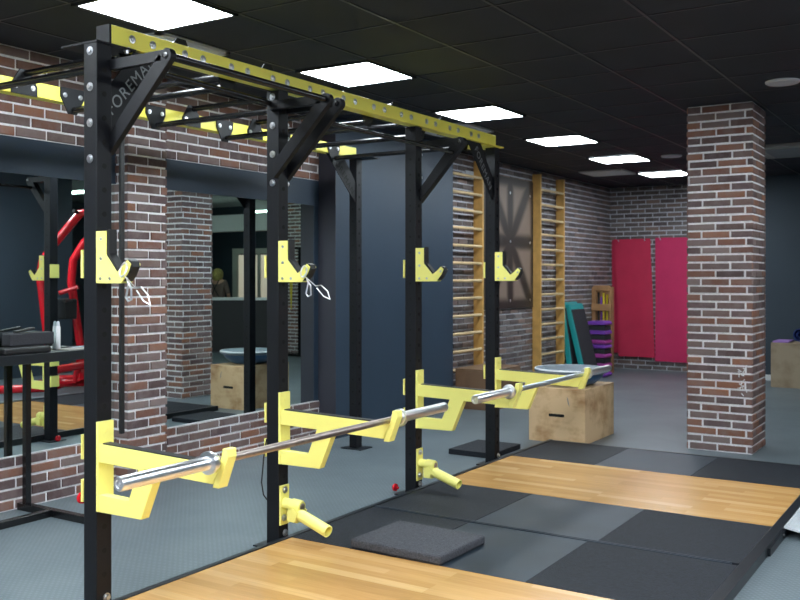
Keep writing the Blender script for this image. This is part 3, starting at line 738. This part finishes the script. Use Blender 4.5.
for k in range(12):
    z0 = .002 + k * .0705
    x0, x1, y0, y1 = -5.14, -4.85, 13.35, 13.66
    mb = MB()
    if cols[k] == 'stepblack': mb.box(x0 + .015, x1 - .015, y0 + .015, y1 - .015, z0, z0 + .07)
    else: mb.prism([(x0, z0 + .012), (x1, z0 + .012), (x1, z0 + .045), (x1 - .03, z0 + .07), (x0 + .03, z0 + .07), (x0, z0 + .045)], 'y', y0, y1)
    tag(mb.build('step_platform', cols[k], bev=.008), lbls[k] + ', far left corner', 'aerobic step', 'purple and black stack of step platforms')
e = empty('wooden_holder', (-5.16, 14.1, 0), 'tall wooden equipment holder against the back wall behind the purple stack', 'equipment holder')
x0, x1 = -5.31, -4.985
mb = MB()
O = [(x0, 0), (x1, 0), (x1, 1.34), (x1 - .04, 1.385), (x0 + .04, 1.385), (x0, 1.34)]
for xa, xb in ((x0, x0 + .06), (x1 - .05, x1)): MB().box(xa, xb, 14.0, 14.04, 0, 1.30).build('side_rail', 'holder', e, bev=.004)
MB().prism([(x0, 1.30), (x1, 1.30), (x1, 1.34), (x1 - .04, 1.385), (x0 + .04, 1.385), (x0, 1.34)], 'y', 14.0, 14.04).build('top_rail', 'holder', e, bev=.004)
for za in (.98, .50): MB().box(x0, x1, 13.98, 13.999, za, za + .11).build('front_slat', 'holder', e, bev=.004)
MB().box(x0, x1, 14.10, 14.115, 0, 1.36).build('back_board', 'holder', e)
MB().box(x0, x1, 14.04, 14.10, 0, .02).build('floor_board', 'holder', e)
for i, (x, m, l, zt) in enumerate(((-5.22, 'liner', 'black roller stick at the left of the wooden holder', 1.27), (-5.175, 'purple', 'purple roller stick in the wooden holder', 1.20), (-5.138, 'yel', 'yellow stick in the middle of the wooden holder', 1.26), (-5.080, 'yel', 'slanting yellow stick at the right of the wooden holder', 1.24), (-5.052, 'liner', 'black roller stick at the right edge of the wooden holder', 1.18))):
    dx = .012 if i == 3 else 0
    tag(MB().tube([(x - dx, 14.07, .022), (x + dx * .3, 14.07, zt)], .014, 10).build('exercise_stick', m), l, 'stick', 'sticks in the wooden holder')
# hanging mats
def mat_(x0, x1, z0, z1, y, m, lab, skew=0.):
    e = empty('exercise_mat', ((x0 + x1) / 2, y, z0), lab, 'exercise mat', 'red mats hanging on the back wall')
    mb = MB(); nx, nz = 8, 20; o = 0
    for side in (0, 1):
        for j in range(nz + 1):
            for i in range(nx + 1):
                u, v = i / nx, j / nz
                x = x0 + (x1 - x0) * u + skew * (1 - v); z = z0 + (z1 - z0) * v
                w = .012 * math.sin(u * 7 + v * 3 + x0) * (1 - v) + .006 * math.sin(v * 9)
                # rounded corners
                r = .05; du = min(u, 1 - u) * (x1 - x0); dv = min(v, 1 - v) * (z1 - z0)
                mb.v.append(Vector((x, y - w + (.012 if side else 0), z)))
    n = (nx + 1) * (nz + 1)
    for j in range(nz):
        for i in range(nx):
            a = j * (nx + 1) + i; b = a + 1; c_ = b + nx + 1; d = a + nx + 1
            mb.face((a, b, c_, d), 0, True); mb.face((n + d, n + c_, n + b, n + a), 0, True)
    per = [j * (nx + 1) for j in range(nz + 1)] + [nz * (nx + 1) + i for i in range(1, nx + 1)] + [j * (nx + 1) + nx for j in range(nz - 1, -1, -1)] + [i for i in range(nx - 1, 0, -1)]
    for k in range(len(per)): a, b = per[k], per[(k + 1) % len(per)]; mb.face((a, b, n + b, n + a))
    mb.build('mat_sheet', m, e)
    mb = MB()
    for f in (.14, .86):
        xx = x0 + (x1 - x0) * f; mb.tube([(xx, y + .03, z1 - .03), (xx, y - .03, z1 - .03), (xx, y - .04, z1 - .01)], .008, 8)
    mb.build('hook', 'bolt', e)
mat_(-5.28, -4.68, .26, 2.13, 14.86, 'pink', 'crimson mat hanging on the far back wall, mostly behind the left front mat')
mat_(-5.23, -4.625, .21, 2.14, 14.815, 'pink', 'left crimson exercise mat hanging in front on the far back wall', .08)
mat_(-4.55, -3.92, .15, 2.15, 14.85, 'pink2', 'right magenta exercise mat hanging on the far back wall, partly behind the brick pillar', .0)
# right-hand box
plybox(-2.52, -1.95, 13.45, 14.0, .61, 'plygrey', 'jump_box', 'tan plywood box against the slate blue wall right of the brick pillar', slot=False)
tag(MB().box(-2.51, -2.30, 13.50, 13.95, .612, .632).build('folded_mat', 'lilac', bev=.008), 'thin lilac mat lying on the tan plywood box at the right edge', 'mat')
mb = MB()
sp = [(-1.99 + (.02 + .0065 * a) * math.cos(a) , .735 + (.02 + .0065 * a) * math.sin(a)) for a in [k * .35 for k in range(38)]]
pts_out = [(x - .16, z - .0) for x, z in sp]
for k in range(len(sp) - 1):
    (xa, za), (xb, zb) = pts_out[k], pts_out[k + 1]
    mb.bar((xa, 13.72, za), (xb, 13.72, zb), .5, .012, up=(0, 0, 1))
tag(mb.build('rolled_mat', 'navy'), 'rolled blue mat on top of the tan plywood box', 'rolled mat')

# ================================================================== LEFT STAND
st = empty('steel_stand', (-5.1, 3.4, 0), 'black steel stand with a shelf top in front of the mirror at the left edge', 'stand')
MB().box(-5.318, -5.12, 2.0, 4.20, .955, 1.018).build('shelf_top', 'frame', st, bev=.004)
for y in (3.73, 2.1): MB().box(-5.252, -5.212, y - .02, y + .02, .045, .955).build('leg', 'bar', st, bev=.003)
for y in (3.73, 2.1): MB().box(-5.30, -4.55, y - .025, y + .025, 0, .045).build('foot_bar', 'bar', st, bev=.003)
MB().box(-5.0, -4.955, 2.126, 3.704, 0, .045).build('foot_bar', 'bar', st, bev=.003)
tag(MB().box(-5.30, -5.13, 3.50, 3.84, 1.02, 1.062, M4=None).build('flat_black_case', 'liner', bev=.012), 'flat black case lying on the shelf of the steel stand', 'case')
tag(MB().box(-5.31, -5.22, 3.60, 3.93, 1.064, 1.145).build('black_speaker_box', 'stepblack', bev=.008), 'taller black box on top of the flat black case on the stand', 'box')
tag(MB().box(-5.31, -5.20, 3.30, 3.47, 1.02, 1.16).build('black_speaker_box', 'liner', bev=.008), 'black box cut by the left picture edge on the steel stand', 'box')
m4 = Matrix.Translation((-5.26, 3.73, 1.156)) @ Matrix.Rotation(math.radians(8), 4, 'X')
tag(MB().box(-.02, .02, -.07, .07, 0, .015, M4=m4).build('remote_control', 'liner', bev=.004), 'small black remote resting on the taller black box', 'remote')
e = empty('white_bottle', (-5.314, 4.03, 1.018), 'slim white bottle standing on the steel stand shelf', 'bottle')
MB().lathe((-5.314, 4.03, 1.018), (0, 0, 1), [(0, .014), (.004, .0155), (.15, .015), (.158, .012)], 20).build('bottle_body', 'white', e)
MB().lathe((-5.314, 4.03, 1.018), (0, 0, 1), [(.158, .012), (.180, .010), (.190, .006)], 16).build('cap', 'grey', e)
tag(MB().box(-5.26, -5.14, 3.98, 4.18, 1.018, 1.026).build('folded_towel', 'cream', bev=.003), 'thin pale towel lying on the stand shelf beside the white bottle', 'towel')

# ================================================================== THINGS SEEN IN THE MIRROR
def pipe(mb, *p, r=.04): mb.tube(p, r, 14)
def machine(dx, dy, lab):
    o = Vector((dx, dy, 0)); e = empty('lever_machine', Vector((-.2, 7.6, 0)) + o, lab, 'weight machine', 'red weight machines')
    def T(mb, *p, r=.055):
        P = [Vector(q) + o for q in p]; mb.tube(P, r, 14); return mb
    mb = MB()
    T(mb, (-.85, 8.0, 2.36), (-.70, 7.89, 2.34), (-.55, 7.80, 2.14), (-.40, 7.70, 1.92), (-.29, 7.63, 1.72), (-.26, 7.61, 1.52), (-.29, 7.62, 1.32), (-.38, 7.66, .55), (-.42, 7.68, .08))
    mb.build('main_frame', 'red', e)
    mb = MB(); T(mb, (-.60, 8.45, 2.3), (-.40, 8.38, 2.12), (-.25, 8.31, 1.98), (-.13, 8.23, 1.75), (-.10, 8.22, 1.45), (-.21, 8.28, .59), (-.28, 8.3, .08)); mb.build('main_frame', 'red', e)
    mb = MB(); T(mb, (.05, 7.15, .07), (-.42, 7.65, .08), (-.30, 8.32, .08), (.25, 7.75, .07)); T(mb, (-.42, 7.68, .30), (-.27, 8.3, .32)); mb.build('base_frame', 'red', e)
    mb = MB(); T(mb, (-.31, 7.87, 1.30), (-.52, 8.0, 1.38), r=.03); T(mb, (-.26, 8.08, 1.34), (-.28, 8.25, .6), (-.2, 8.2, .1), r=.035); mb.build('lever', 'red', e)
    mb = MB(); T(mb, (-.75, 7.75, 2.36), (-.60, 8.10, 2.32), r=.022); T(mb, (-.5, 7.8, 1.2), (-.2, 8.2, 1.2), r=.02); mb.build('handle', 'liner', e)
    mb = MB(); mb.box(-.32 + dx, -.02 + dx, 7.95 + dy, 8.15 + dy, .95, 1.22); mb.box(-.12 + dx, .25 + dx, 7.75 + dy, 8.1 + dy, .45, .53); mb.build('pad', 'liner', e, bev=.02)
machine(0, 0, 'red tubular weight machine with curved uprights, seen in the left mirror')
machine(.45, 1.15, 'second red tubular machine behind the first, at the left mirror edge')
# reception counter, person, door
e = empty('reception_counter', (2.8, 13.7, 0), 'black reception counter with white top, seen in the right mirror', 'counter')
d = (Vector((1.62, 14.34, 0)) - Vector((3.4, 13.24, 0))).normalized(); ang = math.atan2(-d.y, -d.x)
A = Matrix.Translation((1.55, 14.38, 0)) @ Matrix.Rotation(ang, 4, 'Z')
MB().box(0, 3.2, 0, .45, 0, 1.05, M4=A).build('counter_body', 'liner', e)
MB().box(-.03, 3.23, -.04, .49, 1.05, 1.10, M4=A).build('counter_top', 'white', e, bev=.004)
MB().box(-.07, .0, -.04, .45, 0, 1.05, M4=A).build('side_panel', 'plum', e)
e = empty('lit_doorway', (3.3, 16.6, 0), 'pale framed doorway with lit glass behind the reception, seen in the mirror', 'door')
A = Matrix.Translation((3.35, 16.75, 0)) @ Matrix.Rotation(math.radians(-12), 4, 'Z')
MB().box(-.15, .0, -.05, .05, 0, 2.2, M4=A).box(1.1, 1.25, -.05, .05, 0, 2.2, M4=A).box(0, 1.1, -.05, .05, 2.08, 2.2, M4=A).box(.50, .58, -.04, .04, 0, 2.08, M4=A).build('door_frame', 'cream', e)
MB().box(0, .50, -.01, .01, .05, 2.05, M4=A).build('door_glass', 'daylight', e)
MB().box(.58, 1.1, -.01, .01, .05, 2.05, M4=A).build('door_leaf', 'daylight', e)

def person(loc, rz):
    e = empty('person', loc, 'person in olive headscarf and strapped taupe top behind the counter in the mirror', 'person')
    J = dict(pel=(0, 0, .95), waist=(0, 0, 1.10), chest=(0, 0, 1.30), neck=(0, 0, 1.47), head=(0, .01, 1.56), top=(0, .01, 1.68),
             ls=(-.17, 0, 1.41), le=(-.24, .02, 1.14), lw=(-.20, .18, .98), lh=(-.17, .26, .96), rs=(.17, 0, 1.41), re=(.24, .02, 1.14), rw=(.20, .18, .98), rh=(.17, .26, .96),
             lp=(-.09, 0, .90), lk_=(-.10, .01, .50), la=(-.10, -.02, .08), lt=(-.10, .12, .03), rp=(.09, 0, .90), rk=(.10, .01, .50), ra=(.10, -.02, .08), rt=(.10, .12, .03))
    rad = dict(pel=.14, waist=.12, chest=.14, neck=.055, head=.075, top=.06, ls=.06, le=.042, lw=.028, lh=.03, rs=.06, re=.042, rw=.028, rh=.03, lp=.09, lk_=.055, la=.035, lt=.035, rp=.09, rk=.055, ra=.035, rt=.035)
    ed = [('pel', 'waist'), ('waist', 'chest'), ('chest', 'neck'), ('neck', 'head'), ('head', 'top'), ('chest', 'ls'), ('ls', 'le'), ('le', 'lw'), ('lw', 'lh'), ('chest', 'rs'), ('rs', 're'), ('re', 'rw'), ('rw', 'rh'), ('pel', 'lp'), ('lp', 'lk_'), ('lk_', 'la'), ('la', 'lt'), ('pel', 'rp'), ('rp', 'rk'), ('rk', 'ra'), ('ra', 'rt')]
    ks = list(J)
    def skin(name, keys, m, grow=1.0, sub=2, JJ=J, RR=rad, E=ed):
        idx = {k: i for i, k in enumerate(keys)}
        me = bpy.data.meshes.new(name); me.from_pydata([JJ[k] for k in keys], [(idx[a], idx[b]) for a, b in E if a in idx and b in idx], [])
        o = bpy.data.objects.new(name, me); COL.objects.link(o); o.parent = e; ORG[o.name] = Vector(loc)
        md = o.modifiers.new('s', 'SKIN'); md.use_smooth_shade = True
        for k in keys:
            q = RR[k] * grow; me.skin_vertices[0].data[idx[k]].radius = (q * (1.25 if k in ('chest', 'pel', 'waist') else 1), q * (.8 if k in ('chest', 'pel', 'waist') else 1))
        me.skin_vertices[0].data[0].use_root = True
        s = o.modifiers.new('u', 'SUBSURF'); s.levels = 1; s.render_levels = 2
        me.materials.append(M[m]); return o
    skin('body', ks, 'skin')
    sh = ['pel', 'waist', 'chest', 'ls', 'le', 'rs', 're']
    skin('shirt', sh, 'shirt', 1.12)
    skin('trousers', ['pel', 'lp', 'lk_', 'la', 'rp', 'rk', 'ra'], 'liner', 1.15)
    mb = MB(); mb.tube([(-.09, -.14, 1.45), (0, -.165, 1.27), (.10, -.14, 1.08)], .012, 8); mb.tube([(.09, -.14, 1.45), (0, -.165, 1.27), (-.10, -.14, 1.08)], .012, 8); mb.build('strap', 'liner', None) .parent = e
    hd = MB(); hd.lathe((0, 0, 1.44), (0, 0, 1), [(0, .07), (.03, .10), (.10, .118), (.18, .118), (.235, .09), (.262, .04), (.268, .005)], 20)
    h = hd.build('headscarf', 'scarf', None, base=(0, 0, 0)); h.parent = e
    # face and hands on the far side
    for sx in (-1, 1):
        for k in range(4):
            mb = MB(); x = sx * .17 + (k - 1.5) * .018; mb.tube([(x, .26, .965), (x, .30, .962), (x, .325, .945)], .008, 8); q = mb.build('finger', 'skin', None, base=(0, 0, 0)); q.parent = e
        mb = MB(); mb.tube([(sx * .14, .24, .965), (sx * .115, .27, .96)], .009, 8); q = mb.build('thumb', 'skin', None, base=(0, 0, 0)); q.parent = e
    fc = MB(); fc.lathe((0, .05, 1.49), (0, 0, 1), [(0, .03), (.03, .062), (.10, .078), (.16, .06), (.17, .02)], 20); fc.tube([(0, .12, 1.60), (0, .145, 1.565)], .012, 8); q = fc.build('face', 'skin', None, base=(0, 0, 0)); q.parent = e
    e.rotation_euler.z = rz
    return e
person((3.30, 14.62, 0), math.radians(-20))
for o in list(COL.objects):
    if o.parent and o.parent.name == 'person' and o.name.startswith('strap'): o.location = Vector((o.location.x, o.location.y, o.location.z))
# cable station by the brick patch, seen in the mirror
e = empty('cable_stand', (.55, 13.9, 0), 'dark stand with green and yellow bands by the brick wall, seen in the mirror', 'band stand')
mb = MB(); mb.box(.15, .95, 13.8, 14.1, 0, .05); mb.box(.5, .56, 13.95, 14.01, .05, 2.1); mb.box(.2, .9, 13.95, 14.01, 2.05, 2.1); mb.build('stand_frame', 'bar', e)
for x, m in ((.35, 'teal'), (.68, 'yel'), (.8, 'liner')):
    MB().tube([(x, 13.94, 2.06), (x + .01, 13.93, 1.4), (x + .03, 13.93, .9), (x + .06, 13.94, 1.4), (x + .05, 13.94, 2.06)], .012, 8).build('band', m, e)

# ================================================================== WORLD, CAMERA
w = bpy.data.worlds.new('world'); S.world = w; w.use_nodes = True
w.node_tree.nodes['Background'].inputs[0].default_value = (.6, .7, .8, 1); w.node_tree.nodes['Background'].inputs[1].default_value = .15
cam = bpy.data.cameras.new('camera'); co = bpy.data.objects.new('camera', cam); COL.objects.link(co); S.camera = co
co.location = (0, 0, 1.5); co.rotation_euler = (pi / 2, 0, math.atan(588 / 923.))
cam.sensor_width = 36; cam.lens = 923 / 800 * 36; cam.shift_y = -22 / 800; cam.clip_start = .05
cam.dof.use_dof = True; cam.dof.focus_distance = 4.9; cam.dof.aperture_fstop = 4.5
S.view_settings.view_transform = 'Standard'; S.view_settings.look = 'None'; S.view_settings.gamma = 1; S.view_settings.exposure = 0.70
